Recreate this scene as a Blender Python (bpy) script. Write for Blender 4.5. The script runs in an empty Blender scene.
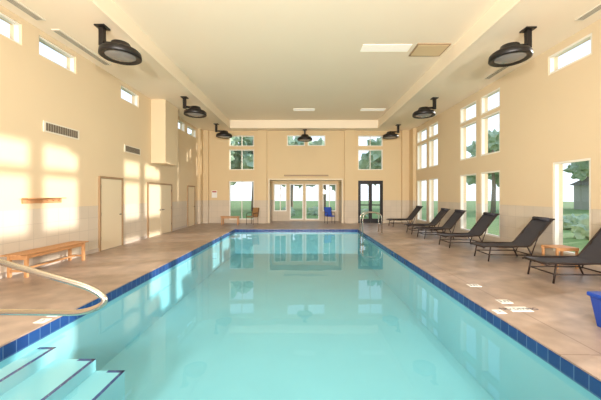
import bpy, math, random
from mathutils import Vector, Matrix, noise
random.seed(4)
sc = bpy.context.scene
try:
    sc.view_settings.view_transform = 'Standard'
    sc.view_settings.look = 'None'
except Exception as e:
    print(e)

def srgb(r, g, b):
    def f(c):
        c /= 255.0
        return c/12.92 if c <= 0.04045 else ((c+0.055)/1.055)**2.4
    return (f(r), f(g), f(b), 1.0)

# ------------------------------------------------------------------ materials
def base(name):
    m = bpy.data.materials.new(name); m.use_nodes = True
    nt = m.node_tree; b = nt.nodes['Principled BSDF']
    return m, nt, b

def mat(name, col, rough=0.5, metal=0.0, nscale=0, namt=0.08, bump=0.0, spec=0.5):
    m, nt, b = base(name)
    b.inputs['Base Color'].default_value = col
    b.inputs['Roughness'].default_value = rough
    b.inputs['Metallic'].default_value = metal
    b.inputs['Specular IOR Level'].default_value = spec
    if nscale:
        tc = nt.nodes.new('ShaderNodeTexCoord'); n = nt.nodes.new('ShaderNodeTexNoise')
        n.inputs['Scale'].default_value = nscale; n.inputs['Detail'].default_value = 6
        nt.links.new(tc.outputs['Object'], n.inputs['Vector'])
        mx = nt.nodes.new('ShaderNodeMix'); mx.data_type = 'RGBA'
        nt.links.new(n.outputs['Fac'], mx.inputs[0])
        mx.inputs[6].default_value = tuple(c*(1-namt) for c in col[:3])+(1,)
        mx.inputs[7].default_value = tuple(min(1, c*(1+namt)) for c in col[:3])+(1,)
        nt.links.new(mx.outputs[2], b.inputs['Base Color'])
        if bump:
            bp = nt.nodes.new('ShaderNodeBump'); bp.inputs['Strength'].default_value = bump
            bp.inputs['Distance'].default_value = 0.02
            nt.links.new(n.outputs['Fac'], bp.inputs['Height'])
            nt.links.new(bp.outputs['Normal'], b.inputs['Normal'])
    return m

def brick_nodes(nt, w, h, mortar, c1, c2, cm, offset=0.0):
    tc = nt.nodes.new('ShaderNodeTexCoord'); sp = nt.nodes.new('ShaderNodeSeparateXYZ')
    nt.links.new(tc.outputs['Object'], sp.inputs[0])
    ad = nt.nodes.new('ShaderNodeMath'); ad.operation = 'ADD'
    nt.links.new(sp.outputs['X'], ad.inputs[0]); nt.links.new(sp.outputs['Y'], ad.inputs[1])
    cb = nt.nodes.new('ShaderNodeCombineXYZ')
    nt.links.new(ad.outputs[0], cb.inputs[0]); nt.links.new(sp.outputs['Z'], cb.inputs[1])
    br = nt.nodes.new('ShaderNodeTexBrick'); br.offset = offset
    nt.links.new(cb.outputs[0], br.inputs['Vector'])
    br.inputs['Scale'].default_value = 1.0
    br.inputs['Brick Width'].default_value = w; br.inputs['Row Height'].default_value = h
    br.inputs['Mortar Size'].default_value = mortar
    br.inputs['Color1'].default_value = c1; br.inputs['Color2'].default_value = c2
    br.inputs['Mortar'].default_value = cm
    return sp, br

def wall_mat(name, paint, tile):
    m, nt, b = base(name)
    sp, br = brick_nodes(nt, 0.33, 0.325, 0.005, tile,
                         tuple(c*0.95 for c in tile[:3])+(1,), tuple(c*0.8 for c in tile[:3])+(1,))
    gt = nt.nodes.new('ShaderNodeMath'); gt.operation = 'GREATER_THAN'; gt.inputs[1].default_value = 1.30
    nt.links.new(sp.outputs['Z'], gt.inputs[0])
    n = nt.nodes.new('ShaderNodeTexNoise'); n.inputs['Scale'].default_value = 0.7
    tc = nt.nodes.new('ShaderNodeTexCoord'); nt.links.new(tc.outputs['Object'], n.inputs['Vector'])
    pm = nt.nodes.new('ShaderNodeMix'); pm.data_type = 'RGBA'
    pm.inputs[6].default_value = tuple(c*0.97 for c in paint[:3])+(1,)
    pm.inputs[7].default_value = tuple(min(1, c*1.03) for c in paint[:3])+(1,)
    nt.links.new(n.outputs['Fac'], pm.inputs[0])
    mx = nt.nodes.new('ShaderNodeMix'); mx.data_type = 'RGBA'
    nt.links.new(gt.outputs[0], mx.inputs[0])
    nt.links.new(br.outputs['Color'], mx.inputs[6]); nt.links.new(pm.outputs[2], mx.inputs[7])
    nt.links.new(mx.outputs[2], b.inputs['Base Color'])
    b.inputs['Roughness'].default_value = 0.6
    b.inputs['Specular IOR Level'].default_value = 0.25
    return m

M = {}
M['wall'] = wall_mat('wall_paint_tile', srgb(222, 200, 165), srgb(210, 196, 176))
M['wallfar'] = wall_mat('wall_paint_tile_far', srgb(218, 192, 150), srgb(206, 190, 168))
M['ceil'] = mat('ceiling_paint', srgb(242, 226, 200), 0.6, nscale=0.6, namt=0.02, spec=0.25)
M['white'] = mat('window_frame_white', srgb(236, 230, 216), 0.4)
M['door'] = mat('door_cream', srgb(224, 206, 174), 0.5)
M['dframe'] = mat('door_frame_tan', srgb(160, 130, 96), 0.5)
M['vent'] = mat('vent_metal', srgb(226, 216, 196), 0.4)
M['ventdark'] = mat('vent_shadow', srgb(110, 98, 82), 0.7)
M['blk'] = mat('black_metal', srgb(34, 30, 28), 0.4, 0.3)
M['bronze'] = mat('bronze_frame', srgb(58, 46, 40), 0.4, 0.5)
M['sling'] = mat('sling_fabric', srgb(58, 56, 62), 0.75, nscale=120, namt=0.25)
M['wood'] = mat('teak_wood', srgb(190, 138, 90), 0.5, nscale=9, namt=0.2)
M['chrome'] = mat('stainless_steel', srgb(204, 194, 178), 0.22, 0.95)
M['blue'] = mat('blue_plastic', srgb(28, 70, 170), 0.35)
M['plaque'] = mat('white_tile', srgb(235, 232, 224), 0.3)
M['ink'] = mat('ink_dark', srgb(30, 40, 70), 0.5)
M['basin'] = mat('pool_plaster', srgb(128, 196, 208), 0.7, nscale=1.5, namt=0.05)
M['coping'] = mat('coping_concrete', srgb(188, 174, 160), 0.6, nscale=14, namt=0.1, bump=0.1)
M['grass'] = mat('grass', srgb(120, 146, 80), 0.9, nscale=3, namt=0.3)
M['leaf'] = mat('foliage', srgb(160, 180, 150), 0.8, nscale=5, namt=0.35)
M['bark'] = mat('bark', srgb(150, 134, 118), 0.9, nscale=9, namt=0.3)
M['siding'] = mat('house_siding', srgb(170, 168, 160), 0.7)
M['roof'] = mat('house_roof', srgb(110, 106, 104), 0.8)
M['gold'] = mat('wicker', srgb(150, 112, 70), 0.7, nscale=60, namt=0.3)
M['red'] = mat('sign_red', srgb(180, 40, 30), 0.5)

m, nt, b = base('blue_waterline_tile')
sp, br = brick_nodes(nt, 0.15, 0.15, 0.004, srgb(20, 52, 112), srgb(28, 68, 130), srgb(90, 120, 155))
nt.links.new(br.outputs['Color'], b.inputs['Base Color']); b.inputs['Roughness'].default_value = 0.25
M['bluetile'] = m

m, nt, b = base('deck_concrete')
tc = nt.nodes.new('ShaderNodeTexCoord')
br = nt.nodes.new('ShaderNodeTexBrick'); br.offset = 0.0
nt.links.new(tc.outputs['Object'], br.inputs['Vector'])
br.inputs['Scale'].default_value = 1; br.inputs['Brick Width'].default_value = 3.0
br.inputs['Row Height'].default_value = 3.0; br.inputs['Mortar Size'].default_value = 0.008
br.inputs['Color1'].default_value = srgb(168, 147, 132); br.inputs['Color2'].default_value = srgb(163, 143, 128)
br.inputs['Mortar'].default_value = srgb(132, 112, 98)
n1 = nt.nodes.new('ShaderNodeTexNoise'); n1.inputs['Scale'].default_value = 3; n1.inputs['Detail'].default_value = 12
nt.links.new(tc.outputs['Object'], n1.inputs['Vector'])
rp = nt.nodes.new('ShaderNodeMapRange'); rp.inputs[1].default_value = .25; rp.inputs[2].default_value = .75
rp.inputs[3].default_value = 0.66; rp.inputs[4].default_value = 1.22
nt.links.new(n1.outputs['Fac'], rp.inputs[0])
ml = nt.nodes.new('ShaderNodeVectorMath'); ml.operation = 'SCALE'
nt.links.new(br.outputs['Color'], ml.inputs[0]); nt.links.new(rp.outputs[0], ml.inputs['Scale'])
nt.links.new(ml.outputs[0], b.inputs['Base Color'])
b.inputs['Roughness'].default_value = 0.36
bp = nt.nodes.new('ShaderNodeBump'); bp.inputs['Strength'].default_value = 0.15; bp.inputs['Distance'].default_value = 0.02
nt.links.new(n1.outputs['Fac'], bp.inputs['Height']); nt.links.new(bp.outputs['Normal'], b.inputs['Normal'])
M['deck'] = m

m = bpy.data.materials.new('window_glass'); m.use_nodes = True; nt = m.node_tree; nt.nodes.clear()
o = nt.nodes.new('ShaderNodeOutputMaterial'); mx = nt.nodes.new('ShaderNodeMixShader'); mx.inputs[0].default_value = .05
t = nt.nodes.new('ShaderNodeBsdfTransparent'); g = nt.nodes.new('ShaderNodeBsdfGlossy'); g.inputs['Roughness'].default_value = 0
nt.links.new(t.outputs[0], mx.inputs[1]); nt.links.new(g.outputs[0], mx.inputs[2]); nt.links.new(mx.outputs[0], o.inputs[0])
M['glass'] = m
m = bpy.data.materials.new('pool_water_surface'); m.use_nodes = True; nt = m.node_tree; nt.nodes.clear()
o = nt.nodes.new('ShaderNodeOutputMaterial'); mx = nt.nodes.new('ShaderNodeMixShader')
t = nt.nodes.new('ShaderNodeBsdfTransparent'); g = nt.nodes.new('ShaderNodeBsdfGlossy'); f = nt.nodes.new('ShaderNodeFresnel')
t.inputs[0].default_value = (.92,.985,.995,1); g.inputs['Roughness'].default_value = .012; f.inputs[0].default_value = 1.36
ge = nt.nodes.new('ShaderNodeNewGeometry'); iv = nt.nodes.new('ShaderNodeMath'); iv.operation = 'SUBTRACT'; iv.inputs[0].default_value = 1
nt.links.new(ge.outputs['Backfacing'], iv.inputs[1])
mu = nt.nodes.new('ShaderNodeMath'); mu.operation = 'MULTIPLY'
nt.links.new(f.outputs[0], mu.inputs[0]); nt.links.new(iv.outputs[0], mu.inputs[1])
nt.links.new(mu.outputs[0], mx.inputs[0]); nt.links.new(t.outputs[0], mx.inputs[1]); nt.links.new(g.outputs[0], mx.inputs[2]); nt.links.new(mx.outputs[0], o.inputs[0])
tc = nt.nodes.new('ShaderNodeTexCoord'); n = nt.nodes.new('ShaderNodeTexNoise'); n.inputs['Scale'].default_value = 1.6; n.inputs['Detail'].default_value = 2
nt.links.new(tc.outputs['Object'], n.inputs['Vector'])
bp = nt.nodes.new('ShaderNodeBump'); bp.inputs['Strength'].default_value = .08; bp.inputs['Distance'].default_value = 0.02
nt.links.new(n.outputs['Fac'], bp.inputs['Height']); nt.links.new(bp.outputs['Normal'], g.inputs['Normal']); nt.links.new(bp.outputs['Normal'], f.inputs['Normal'])
M['water'] = m

def emis(name, col, e, st, rough=.2):
    m, nt, b = base(name); b.inputs['Base Color'].default_value = col; b.inputs['Roughness'].default_value = rough
    b.inputs['Emission Color'].default_value = e; b.inputs['Emission Strength'].default_value = st; return m
M['lens'] = emis('lamp_lens', srgb(120,116,110), (1,.95,.85,1), .03, .12)
M['sunglow'] = emis('painted_sun_glow', srgb(240,232,212), (1,.95,.85,1), .3, .4)  # emissive colour imitating sunlight bounced off the water

# ------------------------------------------------------------------ mesh builder
class MB:
    def __init__(s, name):
        s.name = name; s.v = []; s.f = []; s.m = []; s.sm = []; s.mats = []
    def mi(s, k):
        if k not in s.mats: s.mats.append(k)
        return s.mats.index(k)
    def face(s, idx, k, smooth=False):
        s.f.append(idx); s.m.append(s.mi(k)); s.sm.append(smooth)
    def quad(s, pts, k):
        o = len(s.v); s.v += [tuple(p) for p in pts]; s.face([o,o+1,o+2,o+3], k); return s
    def box(s, x0, y0, z0, x1, y1, z1, k, mtx=None):
        x0, x1 = min(x0, x1), max(x0, x1); y0, y1 = min(y0, y1), max(y0, y1); z0, z1 = min(z0, z1), max(z0, z1)
        o = len(s.v)
        for p in ((x0,y0,z0),(x1,y0,z0),(x1,y1,z0),(x0,y1,z0),(x0,y0,z1),(x1,y0,z1),(x1,y1,z1),(x0,y1,z1)):
            p = Vector(p)
            if mtx: p = mtx @ p
            s.v.append(tuple(p))
        for q in ((0,3,2,1),(4,5,6,7),(0,1,5,4),(1,2,6,5),(2,3,7,6),(3,0,4,7)):
            s.face([o+i for i in q], k)
        return s
    def tube(s, pts, r, k, seg=10, rads=None):
        pts = [Vector(p) for p in pts]; n = len(pts); o = len(s.v)
        t0 = (pts[1]-pts[0]).normalized()
        u = t0.orthogonal().normalized()
        for i, p in enumerate(pts):
            if i == 0: t = t0
            elif i == n-1: t = (pts[-1]-pts[-2]).normalized()
            else: t = ((pts[i+1]-p).normalized()+(p-pts[i-1]).normalized()).normalized()
            u = (u - t*u.dot(t)).normalized(); w = t.cross(u)
            rr = rads[i] if rads else r
            for j in range(seg):
                a = 2*math.pi*j/seg
                s.v.append(tuple(p+u*math.cos(a)*rr+w*math.sin(a)*rr))
        for i in range(n-1):
            for j in range(seg):
                j2 = (j+1) % seg
                s.face([o+i*seg+j, o+i*seg+j2, o+(i+1)*seg+j2, o+(i+1)*seg+j], k, True)
        s.face([o+j for j in reversed(range(seg))], k)
        s.face([o+(n-1)*seg+j for j in range(seg)], k)
        return s
    def lathe(s, c, prof, k, seg=36):
        o = len(s.v)
        for r, z in prof:
            for j in range(seg):
                a = 2*math.pi*j/seg
                s.v.append((c[0]+r*math.cos(a), c[1]+r*math.sin(a), c[2]+z))
        for i in range(len(prof)-1):
            for j in range(seg):
                j2 = (j+1) % seg
                s.face([o+i*seg+j, o+i*seg+j2, o+(i+1)*seg+j2, o+(i+1)*seg+j], k, True)
        s.face([o+j for j in reversed(range(seg))], k)
        s.face([o+(len(prof)-1)*seg+j for j in range(seg)], k)
        return s
    def blob(s, c, r, k, amp=0.3, sub=3, sq=(1,1,1)):
        import bmesh
        bm = bmesh.new(); bmesh.ops.create_icosphere(bm, subdivisions=sub, radius=1.0)
        o = len(s.v); sd = Vector((random.random()*50, random.random()*50, 0))
        for v in bm.verts:
            d = 1+amp*noise.noise(v.co*2.2+sd)+amp*0.7*noise.noise(v.co*6+sd)
            s.v.append((c[0]+v.co.x*d*r*sq[0], c[1]+v.co.y*d*r*sq[1], c[2]+v.co.z*d*r*sq[2]))
        for f in bm.faces: s.face([o+v.index for v in f.verts], k, False)
        bm.free(); return s
    def make(s, loc=(0,0,0), rot=0, bevel=0, parent=None):
        me = bpy.data.meshes.new(s.name)
        me.from_pydata(s.v, [], s.f)
        for k in s.mats: me.materials.append(M[k])
        me.polygons.foreach_set('material_index', s.m)
        me.polygons.foreach_set('use_smooth', s.sm)
        me.update()
        return place(s.name, me, loc, rot, bevel, parent)

def place(name, me, loc=(0,0,0), rot=0, bevel=0, parent=None):
    ob = bpy.data.objects.new(name, me); sc.collection.objects.link(ob)
    ob.location = loc; ob.rotation_euler[2] = rot
    if bevel:
        bv = ob.modifiers.new('bevel', 'BEVEL'); bv.width = bevel; bv.segments = 2; bv.limit_method = 'ANGLE'
    if parent: ob.parent = parent
    return ob

def fillet(pts, r, n=6):
    pts = [Vector(p) for p in pts]; out = [pts[0]]
    for i in range(1, len(pts)-1):
        a, p, c = pts[i-1], pts[i], pts[i+1]
        ra = min(r, (a-p).length*0.49); rc = min(r, (c-p).length*0.49)
        s0 = p+(a-p).normalized()*ra; s1 = p+(c-p).normalized()*rc
        for j in range(n+1):
            t = j/n; out.append(s0*(1-t)**2+p*2*t*(1-t)+s1*t*t)
    out.append(pts[-1]); return out

def wall(name, axis, p0, p1, a0, a1, z0, z1, holes, k):
    mb = MB(name)
    br = sorted({a0, a1} | {h[0] for h in holes} | {h[1] for h in holes})
    for i in range(len(br)-1):
        u0, u1 = br[i], br[i+1]; mid = (u0+u1)/2
        hz = sorted([(h[2], h[3]) for h in holes if h[0] < mid < h[1]])
        z = z0; segs = []
        for h0, h1 in hz:
            if h0 > z: segs.append((z, h0))
            z = h1
        if z < z1: segs.append((z, z1))
        for s0, s1 in segs:
            if axis == 'x': mb.box(p0, u0, s0, p1, u1, s1, k)
            else: mb.box(u0, p0, s0, u1, p1, s1, k)
    return mb.make()

wn = [0]
def window(axis, pf, a0, a1, z0, z1, vm=0, hm=0, fr=0.05, k='white'):
    wn[0] += 1
    mb = MB('window_%d' % wn[0]); d = 0.05  # also names the added back-wall windows and two added low right-wall ones
    def bx(u0, u1, s0, s1, dd, kk):
        if axis == 'x': mb.box(pf-dd, u0, s0, pf+dd, u1, s1, kk)
        else: mb.box(u0, pf-dd, s0, u1, pf+dd, s1, kk)
    bx(a0, a0+fr, z0, z1, d, k); bx(a1-fr, a1, z0, z1, d, k)
    bx(a0+fr, a1-fr, z0, z0+fr, d, k); bx(a0+fr, a1-fr, z1-fr, z1, d, k)
    for i in range(vm):
        c = a0+(a1-a0)*(i+1)/(vm+1); bx(c-fr*.4, c+fr*.4, z0+fr, z1-fr, d*.8, k)
    for i in range(hm):
        c = z0+(z1-z0)*(i+1)/(hm+1); bx(a0+fr, a1-fr, c-fr*.4, c+fr*.4, d*.7, k)
    q = fr*.6
    if axis == 'x': mb.quad([(pf,a0+q,z0+q),(pf,a1-q,z0+q),(pf,a1-q,z1-q),(pf,a0+q,z1-q)],'glass')
    else: mb.quad([(a0+q,pf,z0+q),(a1-q,pf,z0+q),(a1-q,pf,z1-q),(a0+q,pf,z1-q)],'glass')
    return mb.make()

XL, XR, YF, YB = -5.8, 6.16, 17.1, -4.0
ZS, ZT = 5.25, 5.67
T = 0.25
LW = [(4.9,6.19),(6.59,7.67),(9.56,10.6),(13.9,14.75),(15.05,16.3),(1.5,2.6),(-1.5,-0.4)]
wall('wall_left', 'x', XL-T, XL, YB, YF, 0, 5.8, [(a,b,4.68,5.12) for a,b in LW], 'wall')
for a,b in LW: window('x', XL-0.08, a, b, 4.68, 5.12, fr=0.04)
RW = []
for a,b in ((9.38,10.4),(10.66,11.77),(13.69,14.7),(14.95,16.2)):
    RW += [(a,b,0.25,2.38),(a,b,2.94,4.26),(a,b,4.36,4.98)]
RW += [(6.39,7.54,4.6,5.07),(5.1,6.2,4.6,5.07),(6.42,7.4,0.22,2.4),(1.2,2.4,4.6,5.07),(3.0,4.2,0.22,2.4),(4.75,5.6,0.22,2.4),(-2.5,-0.3,0.3,4.6)]  # the two out-of-frame low windows are added to throw sun patches
wall('wall_right', 'x', XR, XR+T, YB, YF, 0, 5.8, RW, 'wall')
for a,b,c,d in RW: window('x', XR+0.06, a, b, c, d, fr=0.05)
FW = []
for a,b in ((-4.22,-2.79),(3.14,4.56)):
    FW += [(a,b,3.03,4.2),(a,b,4.38,5.0)]
FW += [(-4.22,-2.79,0.2,2.4),(-0.92,0.1,4.4,5.02),(0.26,1.28,4.4,5.02)]
holes = FW + [(3.14,4.56,0,2.42),(-1.9,2.2,0,2.45)]
wall('wall_far', 'y', YF, YF+T, XL-T, XR+T, 0, 5.8, holes, 'wallfar')
for a,b,c,d in FW: window('y', YF+0.12, a, b, c, d, vm=1 if b-a > 1.2 else 0)
BW = [(-5.2,-3.3,0.3,4.2),(-2.3,-0.5,0.3,4.2),(0.5,2.3,0.3,4.2),(3.3,5.2,0.3,4.2)]  # large unseen windows added behind the camera as daylight fill
wall('wall_back', 'y', YB-T, YB, XL-T, XR+T, 0, 5.8, BW, 'wall')
for a,b,c,d in BW: window('y', YB-0.12, a, b, c, d, vm=1, hm=2)
YA = 18.4
AW = [(-0.82,0.02,0.08,2.28),(0.14,1.0,0.08,2.28),(-1.8,-1.0,0.6,2.28),(1.2,2.05,0.6,2.28)]
wall('wall_alcove', 'y', YA, YA+0.2, -2.1, 2.4, 0, 2.6, AW, 'wallfar')
for a,b,c,d in AW: window('y', YA+0.1, a, b, c, d, vm=1 if c > .5 else 0, fr=0.06)
MB('wall_alcove_side').box(-2.1,YF+T,0,-1.9,YA,2.6,'wallfar').box(2.2,YF+T,0,2.4,YA,2.6,'wallfar').box(-1.9,YF+T,2.45,2.2,YA,2.6,'ceil').make()
MB('trim_1').box(-1.98,YF-.05,0,-1.9,YF,2.53,'door').box(2.2,YF-.05,0,2.28,YF,2.53,'door').box(-1.9,YF-.05,2.45,2.2,YF,2.53,'door').make()
MB('trim_2').box(-1.0,YF-.04,2.75,1.36,YF,4.3,'wallfar').box(-1.08,YF-.06,2.67,1.44,YF,2.75,'dframe').make()
pil = MB('trim_3')
for a,b in ((-5.8,-5.35),(-2.6,-2.05),(2.35,2.95),(5.6,6.16)):
    pil.box(a,YF-.16,0,b,YF,ZS,'wallfar')
pil.box(XL,YF-.6,0,XL+.16,YF-.16,ZS,'wallfar').box(XR-.16,YF-.75,0,XR,YF-.16,ZS,'wallfar')
pil.make()
MB('baseboard_left').box(XL,YB,0,XL+.015,YF-.6,.1,'coping').make()
MB('baseboard_right').box(XR-.015,YB,0,XR,YF-.75,.1,'coping').make()

c = MB('ceiling')
SL, SR, SF, SB = -3.99, 4.08, 16.3, -3.0
c.box(XL,YB,ZS,SL,YF,5.8,'ceil').box(SR,YB,ZS,XR,YF,5.8,'ceil').box(SL,SF,ZS,SR,YF,5.8,'ceil').box(SL,YB,ZS,SR,SB,5.8,'ceil')
c.box(SL,SB,ZT,SR,SF,5.8,'ceil')
c.box(XL-T,YB-T,5.8,XR+T,YF+T,6.0,'ceil')
c.make()
MB('trim_4').box(SL,SB,ZS-.03,SL+.04,SF,ZS+.06,'ceil').box(SR-.04,SB,ZS-.03,SR,SF,ZS+.06,'ceil').box(SL+.04,SF-.04,ZS-.03,SR-.04,SF,ZS+.06,'ceil').make()
MB('ceiling_hatch').box(3.08,8.05,ZT-.025,3.98,8.75,ZT,'dframe').box(3.12,8.09,ZT-.032,3.94,8.71,ZT-.025,'wallfar').make()
for x,(a,b) in [(-5.45,(4.9,6.25)),(-5.45,(6.6,8.4)),(5.75,(4.9,6.25)),(5.75,(7.8,9.4))]:
    g = MB('ceiling_vent'); g.box(x-.09,a,ZS-.02,x+.09,b,ZS,'vent')
    for i in range(3): g.box(x-.06+i*.045,a+.04,ZS-.025,x-.045+i*.045,b-.04,ZS-.018,'ventdark')
    g.make()
for a,b,z in ((6.69,7.75,3.14),(9.72,10.67,3.12)):
    g = MB('wall_vent'); g.box(XL,a,z-.12,XL+.025,b,z+.12,'vent')
    n = 14
    for i in range(n):
        y = a+.05+(b-a-.1)*i/n
        g.box(XL+.02,y,z-.09,XL+.03,y+(b-a-.1)/n*.8,z+.09,'ventdark')
    g.make()
MB('wall_chase').box(XL,11.45,2.82,-5.25,12.6,ZS,'wall').make()
for x0,x1,y0,y1 in ((1.62,2.95,8.1,8.5),(-.45,.55,14.1,14.5),(2.75,3.9,14.1,14.5)):  # glowing patches stand in for sun reflected up from the pool
    MB('ceiling_sun_glow_patch').box(x0,y0,ZT-.012,x1,y1,ZT,'sunglow').make()

# ---- deck & pool
PX0, PX1, PY0, PY1 = -3.2, 2.57, 1.0, 14.1
cw = 0.3
d = MB('floor')
d.box(XL-T,YB-T,-.15,PX0-cw,YA+.2,0,'deck').box(PX1+cw,YB-T,-.15,XR+T,YA+.2,0,'deck')
d.box(PX0-cw,YB-T,-.15,PX1+cw,PY0-cw,0,'deck').box(PX0-cw,PY1+cw,-.15,PX1+cw,YA+.2,0,'deck')
d.make()
MB('pool_coping').box(PX0-cw,PY0-cw,-.15,PX0,PY1+cw,.004,'deck').box(PX1,PY0-cw,-.15,PX1+cw,PY1+cw,.004,'deck')\
  .box(PX0,PY0-cw,-.15,PX1,PY0,.004,'deck').box(PX0,PY1,-.15,PX1,PY1+cw,.004,'deck').make()
p = MB('swimming_pool')
zb = -1.15
p.box(PX0-.15,PY0-.15,zb-.1,PX1+.15,PY1+.15,zb,'basin')
p.box(PX0-.15,PY0-.15,zb,PX0,PY1+.15,-.15,'basin').box(PX1,PY0-.15,zb,PX1+.15,PY1+.15,-.15,'basin')
p.box(PX0,PY0-.15,zb,PX1,PY0,-.15,'basin').box(PX0,PY1,zb,PX1,PY1+.15,-.15,'basin')
e = .008
p.box(PX0,PY0,-.16,PX0+e,PY1,-.012,'bluetile').box(PX1-e,PY0,-.16,PX1,PY1,-.012,'bluetile')
p.box(PX0,PY1-e,-.16,PX1,PY1,-.012,'bluetile').box(PX0,PY0,-.16,PX1,PY0+e,-.012,'bluetile')
ys = 3.62
for x,z in ((-2.98,-.24),(-2.5,-.38),(-2.15,-.52)):
    p.box(PX0,PY0,zb,x,ys,z,'basin')
    p.box(x-.035,PY0,z,x+.004,ys,z+.003,'bluetile').box(x-.2,ys-.04,z,x,ys+.004,z+.003,'bluetile')
pool = p.make()
w = MB('water'); w.v = [(PX0+e,PY0+e,-.12),(PX1-e,PY0+e,-.12),(PX1-e,PY1-e,-.12),(PX0+e,PY1-e,-.12)]; w.face([0,1,2,3],'water')
w.make(parent=pool)

def wall_door(n, a, b, h, leaves):
    g = MB('door_%d' % n); f = .06
    g.box(XL,a,0,XL+.05,a+f,h,'dframe').box(XL,b-f,0,XL+.05,b,h,'dframe').box(XL,a+f,h-f,XL+.05,b-f,h,'dframe')
    w = (b-a-2*f)/leaves
    for i in range(leaves):
        y0 = a+f+i*w+.01; y1 = a+f+(i+1)*w-.01
        g.box(XL,y0,.01,XL+.03,y1,h-f-.006,'door')
        hy = y1-.08 if (i == 0) else y0+.08
        g.tube([(XL+.03,hy,1.0),(XL+.08,hy,1.0),(XL+.085,hy+(-.1 if i==0 else .1),1.0)],.014,'blk',8)
        for hz in (.3,1.0,h-.35):
            g.tube([(XL+.035,(y0 if i==0 else y1),hz),(XL+.035,(y0 if i==0 else y1),hz+.1)],.01,'blk',8)
    g.make(bevel=.003)
wall_door(1, 8.49, 9.61, 2.14, 1)
wall_door(2, 11.15, 13.2, 2.08, 2)
wall_door(3, 15.0, 16.0, 2.08, 1)
g = MB('door_4'); a,b,h = 3.14,4.56,2.42; y0,y1 = YF+.04,YF+.14
g.box(a,y0-.03,0,a+.07,y1,h,'blk').box(b-.07,y0-.03,0,b,y1,h,'blk').box(a+.07,y0-.03,h-.08,b-.07,y1,h,'blk')
mid = (a+b)/2
for s0,s1 in ((a+.07,mid-.004),(mid+.004,b-.07)):
    g.box(s0,y0,.0,s0+.09,y1-.03,h-.08,'blk').box(s1-.09,y0,0,s1,y1-.03,h-.08,'blk')
    g.box(s0+.09,y0,0,s1-.09,y1-.03,.25,'blk').box(s0+.09,y0,h-.2,s1-.09,y1-.03,h-.08,'blk')
    g.box(s0+.09,y0,1.0,s1-.09,y1-.03,1.06,'blk')
    g.quad([(s0+.08,y0+.03,.2),(s1-.08,y0+.03,.2),(s1-.08,y0+.03,h-.15),(s0+.08,y0+.03,h-.15)],'glass')
g.tube([(mid-.05,y0,1.1),(mid-.05,y0-.06,1.1),(mid-.05,y0-.06,1.35),(mid-.05,y0,1.35)],.012,'chrome',8)
g.make()

def lamp(x, y, dx, dy):
    g = MB('pendant_lamp')
    g.box(-.11,-.11,-.03,.11,.11,0,'blk').box(-.05,-.05,-.42,.05,.05,-.03,'blk')
    L = .4
    v = Vector((dx,dy,0))
    g.tube([(0,0,-.36),tuple(v*L+Vector((0,0,-.38)))],.04,'blk',10)
    c = v*L
    g.lathe((c.x,c.y,-.62),[(.10,.27),(.18,.25),(.22,.16),(.36,.10),(.40,.06),(.41,-.04),(.38,-.06),(.30,-.02)],'blk')
    g.lathe((c.x,c.y,-.62),[(.30,-.025),(.29,-.03),(.22,-.06),(.08,-.08)],'lens')
    g.make((x,y,ZS))
for x,y,dx,dy in ((-4.35,6.5,1,0),(-4.42,11.2,1,0),(-4.45,15.4,1,0),(4.95,6.6,-1,0),(4.95,11.3,-1,0),(4.95,15.6,-1,0),(.1,16.75,0,-1),(-4.35,1.5,1,0),(4.95,1.5,-1,0)):
    lamp(x,y,dx,dy)

def addlight(kind, name, loc, parent, energy, col=(1,.95,.9)):
    l = bpy.data.lights.new(name, kind); l.energy = energy; l.color = col
    lo = bpy.data.objects.new(name, l); sc.collection.objects.link(lo); lo.location = loc
    if parent: lo.parent = parent
    return l, lo
for x in (-2.4,0,2.4):  # fill lights added out of frame, housed as ceiling panels
    for y in (-1.5,2.6):
        g = MB('added_fill_panel')
        g.box(-.8,-.35,-.04,.8,-.31,0,'white').box(-.8,.31,-.04,.8,.35,0,'white').box(-.8,-.31,-.04,-.76,.31,0,'white').box(.76,-.31,-.04,.8,.31,0,'white')
        g.box(-.76,-.31,-.01,.76,.31,0,'plaque')
        ob = g.make((x,y,ZT))
        l, lo = addlight('AREA','fill_area',(0,0,-.02),ob,21); l.shape='RECTANGLE'; l.size=1.5; l.size_y=.6
for x in (-2.8,0,2.8):  # floods added on the unseen back wall to fill ceiling and far end
    g = MB('added_fill_flood'); g.box(-.06,0,-.06,.06,.12,.06,'blk')
    g.box(-.3,.12,-.2,.3,.22,-.17,'blk').box(-.3,.12,.17,.3,.22,.2,'blk').box(-.3,.12,-.17,-.27,.22,.17,'blk').box(.27,.12,-.17,.3,.22,.17,'blk').box(-.27,.12,-.17,.27,.14,.17,'lens')
    ob = g.make((x,YB,2.0))
    l, lo = addlight('SPOT','fill_spot',(0,.6,0),ob,3000); l.spot_size = math.radians(100); l.spot_blend = .8; l.shadow_soft_size = .3
    lo.rotation_euler = Vector((-x*.5, 14, 3.4)).to_track_quat('-Z','Y').to_euler()

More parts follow.
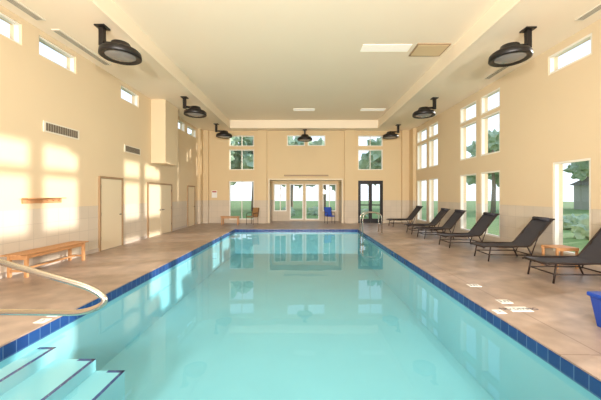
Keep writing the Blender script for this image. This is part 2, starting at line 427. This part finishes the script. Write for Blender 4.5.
def lounger_mesh():
    g = MB('lounge_chair'); W = .31; zs = .36
    hx = 1.08; bx, bz = 1.62, 1.02
    for s in (-1,1):
        g.tube(fillet([(0,s*W,zs-.04),(.06,s*W,zs),(hx,s*W,zs),(bx,s*W,bz),(bx+.04,s*W,bz)],.08),.018,'bronze')
        g.tube(fillet([(.18,s*W,zs),(.12,s*(W+.01),0)],.03),.017,'bronze')
        g.tube([(hx-.05,s*W,zs),(hx+.12,s*(W+.01),0)],.017,'bronze')
        g.tube([(bx-.28,s*(W-.03),bz-.30),(hx+.06,s*(W-.03),.14)],.012,'bronze')
        g.tube([(.15,s*W,.16),(hx+.045,s*W,.16)],.013,'bronze')
    for x,z in ((.02,zs-.02),(bx+.02,bz),):
        g.tube([(x,-W,z),(x,W,z)],.018,'bronze')
    g.tube([(.15,-W,.16),(.15,W,.16)],.013,'bronze'); g.tube([(hx+.045,-W,.16),(hx+.045,W,.16)],.013,'bronze')
    n = 14; path = []
    for i in range(n+1):
        t = i/n; path.append((.03+t*(hx-.03), zs+.012-.03*math.sin(math.pi*t)))
    for i in range(1,11):
        t = i/10; path.append((hx+(bx-hx)*t+.02*math.sin(math.pi*t), zs+.012+(bz-zs)*t))
    o = len(g.v); cols = 6
    for x,z in path:
        for dz in (0,-.014):
            for j in range(cols+1):
                u = -1+2*j/cols
                g.v.append((x, u*(W-.015), z+dz-.018*(1-u*u)))
    c2 = 2*(cols+1)
    for i in range(len(path)-1):
        for j in range(cols):
            a = o+i*c2+j; g.face([a,a+c2,a+c2+1,a+1],'sling',True)
            a += cols+1; g.face([a,a+1,a+c2+1,a+c2],'sling',True)
    g.tube([(bx-.06,-.24,bz-.01),(bx-.06,.24,bz-.01)],.045,'sling',12)
    return g
lg = lounger_mesh(); first = lg.make((4.42,5.75,0), math.radians(-2))
for x,y,r in ((4.36,7.55,-3),(4.28,9.35,2),(4.28,11.2,1),(4.3,12.5,-2),(4.36,15.3,2)):
    place('lounge_chair', first.data, (x,y,0), math.radians(r))

g = MB('side_table')
for i in range(5): g.box(-.25+i*.1,-.22,.43,-.165+i*.1,.22,.45,'wood')
g.box(-.25,-.22,.38,.235,-.19,.43,'wood').box(-.25,.19,.38,.235,.22,.43,'wood')
for x in (-.24,.19):
    for y in (-.21,.17): g.box(x,y,0,x+.04,y+.04,.43,'wood')
g.make((5.75,6.72,0), bevel=.003)

g = MB('wooden_bench'); L = 1.8
for i in range(5): g.box(-.2+i*.082,0,.43,-.13+i*.082,L,.455,'wood')
for y in (.12,L-.17):
    for x in (-.19,.14): g.box(x,y,0,x+.055,y+.055,.43,'wood')
    g.box(-.135,y+.01,.34,.14,y+.045,.43,'wood').box(-.135,y+.015,.1,.14,y+.04,.14,'wood')
g.box(-.012,.17,.11,.018,L-.17,.15,'wood')
g.box(.16,.17,.36,.185,L-.17,.42,'wood').box(-.185,.17,.36,-.16,L-.17,.42,'wood')
g.make((-5.54,5.68,0), bevel=.004)

g = MB('coat_rail'); g.box(0,0,-.05,.025,1.0,.05,'wood').box(.0,0,.05,.14,1.0,.07,'wood')
for i in range(6): g.tube([(.025,.1+i*.16,0),(.08,.1+i*.16,.02)],.009,'wood',8)
g.make((XL,6.18,1.47), bevel=.003)

g = MB('pool_handrail')
yy = 2.45
path = fillet([(-3.85,yy,0),(-3.85,yy,1.32),(-3.2,yy,1.26),(-1.72,yy,.84),(-1.58,yy,.73),(-1.78,yy,.635),(-3.55,yy,.66),(-3.55,yy,0)],.14,8)
g.tube(path,.024,'chrome',14)
for x in (-3.85,-3.55): g.lathe((x,yy,0),[(.06,0),(.055,.015),(.03,.02)],'chrome',20)
g.make()
g = MB('pool_ladder')
for y in (12.55,13.1):
    g.tube(fillet([(3.3,y,0),(3.3,y,.86),(2.5,y,.86),(2.5,y,-.95)],.3,10),.02,'chrome',12)
    g.lathe((3.3,y,0),[(.055,0),(.05,.015),(.025,.02)],'chrome',16)
for z in (-.3,-.55,-.8): g.box(2.46,12.55,z,2.54,13.1,z+.03,'chrome')
g.make()

def marker(name, x, y, w, h, txt, z=.0, rot=0):
    g = MB(name); g.box(-w/2,-h/2,0,w/2,h/2,.006,'plaque'); ob = g.make((x,y,z),rot)
    cu = bpy.data.curves.new('label','FONT'); cu.body = txt; cu.size = h*.6; cu.align_x='CENTER'; cu.align_y='CENTER'; cu.extrude=.0005
    t = bpy.data.objects.new('label',cu); sc.collection.objects.link(t); t.parent = ob; t.location = (0,0,.007)
    cu.materials.append(M['ink'])
marker('depth_marker', 3.02, 4.2, .3, .17, 'NO DIVING')
marker('depth_marker', 3.02, 4.5, .18, .15, '3 FT')
marker('depth_marker', -3.30, 3.8, .13, .13, '3', .004)
marker('depth_marker', -3.30, 4.0, .13, .13, 'FT', .004)
marker('depth_marker', 2.68, 4.1, .13, .13, '3', .004)
marker('depth_marker', 3.02, 5.3, .2, .14, '3 FT')

g = MB('storage_bin')
o = [(-.2,-.16,0),(.2,-.16,0),(.2,.16,0),(-.2,.16,0),(-.25,-.2,.36),(.25,-.2,.36),(.25,.2,.36),(-.25,.2,.36)]
g.v = list(o)
for q in ((0,3,2,1),(4,5,6,7),(0,1,5,4),(1,2,6,5),(2,3,7,6),(3,0,4,7)): g.face(list(q),'blue')
g.box(-.27,-.22,.36,.27,.22,.41,'blue').box(-.08,-.24,.3,.08,-.21,.36,'blue')
g.make((3.78,3.5,0), bevel=.012)

def chair(x,y,r,k='gold'):
    g = MB('patio_chair')
    for sx in (-.22,.22):
        g.tube(fillet([(sx,-.22,0),(sx,-.22,.62),(sx,.22,.62)],.08),.015,'bronze')
        g.tube([(sx,.2,0),(sx,.2,.45),(sx,.30,.9)],.015,'bronze')
    g.box(-.22,-.22,.4,.22,.22,.45,k)
    g.box(-.21,-.015,0,.21,.015,.46,k, Matrix.Translation((0,.24,.45))@Matrix.Rotation(-.2,4,'X'))
    g.make((x,y,0),r,bevel=.004)
chair(-2.75,16.3,-.5)
chair(1.5,16.9,.3,'blue')
g = MB('end_bench')
for i in range(4): g.box(-.5,-.18+i*.095,.42,.5,-.1+i*.095,.45,'wood')
for x in (-.45,.4):
    for y in (-.17,.14): g.box(x,y,0,x+.05,y+.05,.42,'wood')
g.box(-.45,-.16,.34,.45,-.13,.4,'wood')
g.make((-3.95,16.3,0),bevel=.003)
MB('wall_sign').box(-5.2,YF-.015,1.45,-4.9,YF,1.85,'plaque').box(-5.17,YF-.018,1.75,-4.93,YF-.014,1.82,'red').make()

# ---- outdoors
lw = MB('lawn')
lw.box(-60,-50,-.3,XL-T,90,-.15,'grass').box(XR+T,-50,-.3,70,90,-.15,'grass').box(XL-T,YA+.2,-.3,XR+T,90,-.15,'grass').box(XL-T,-50,-.3,XR+T,YB-T,-.15,'grass')
lw.make()
def tree(x,y,h,r):
    g = MB('tree')
    g.tube([(0,0,-.15),(.1,0,h*.3),(.0,.1,h*.6),(0,0,h*.85)],.2,'bark',8,[.24,.18,.12,.05])
    for i in range(9):
        a = i*2.4; rr = r*.62
        g.blob((math.cos(a)*rr,math.sin(a)*rr,h*(.42+.06*i)),r*random.uniform(.3,.45),'leaf',.9,3)
    g.make((x,y,0))
for x,y,h,r in ((-9,30,8,2.4),(-5.5,33,9,2.6),(2.5,36,8,2.6),(8.5,32,7.5,2.2),(19,30,8,2.4),(26,36,9,2.8),(-17,9,9,2.4),(-17,13,8.5,2.4),(-17,18,9,2.6),(-17,25,9,2.6),(33,44,8,2.8),(-13,36,8,2.2),(-1.5,38,9,2.6),(31,31,9,2.8)):
    tree(x,y,h,r)
for i,(x,y) in enumerate(((12,11.5),(14,15),(15,19),(17.5,23.5),(-3.4,24),(-1,25),(4.2,24),(1.5,26))):
    g = MB('shrub')
    for j in range(4): g.blob((random.uniform(-.7,.7),random.uniform(-.7,.7),.1),.42,'leaf',.6,3)
    g.make((x,y,0))
g = MB('neighbour_house'); g.box(-4,-3,-.15,4,3,2.8,'siding')
o=len(g.v); g.v += [(-4.4,-3.4,2.8),(4.4,-3.4,2.8),(4.4,3.4,2.8),(-4.4,3.4,2.8),(-4.4,0,4.6),(4.4,0,4.6)]
for q in ((0,1,5,4),(2,3,4,5),(1,2,5),(3,0,4),(0,3,2,1)): g.face([o+i for i in q],'roof')
g.make((38,36,0),math.radians(30))

# ---- light
W = bpy.data.worlds.new('World'); sc.world = W; W.use_nodes = True; nt = W.node_tree
bg = nt.nodes['Background']; bg.inputs[1].default_value = 1.6
tc = nt.nodes.new('ShaderNodeTexCoord'); sp = nt.nodes.new('ShaderNodeSeparateXYZ'); cr = nt.nodes.new('ShaderNodeValToRGB')
nt.links.new(tc.outputs['Generated'], sp.inputs[0]); nt.links.new(sp.outputs['Z'], cr.inputs[0]); nt.links.new(cr.outputs[0], bg.inputs[0])
cr.color_ramp.elements[0].color = (.82,.9,.97,1); cr.color_ramp.elements[1].color = (.42,.62,.95,1)
s = bpy.data.lights.new('sun','SUN'); s.energy = 5.5; s.angle = .02; s.color = (1,.95,.87)
so = bpy.data.objects.new('sun',s); sc.collection.objects.link(so)
so.rotation_euler = Vector((-12,-4,-2.2)).to_track_quat('-Z','Y').to_euler(); so.location = (30,20,20)

cam = bpy.data.cameras.new('camera'); co = bpy.data.objects.new('camera',cam); sc.collection.objects.link(co)
co.location = (0,0,1.6); co.rotation_euler = (math.radians(90),0,0)
cam.lens = 17.97; cam.sensor_width = 36; cam.shift_x = -.0042; cam.shift_y = -.0083; cam.clip_start = .05
sc.camera = co
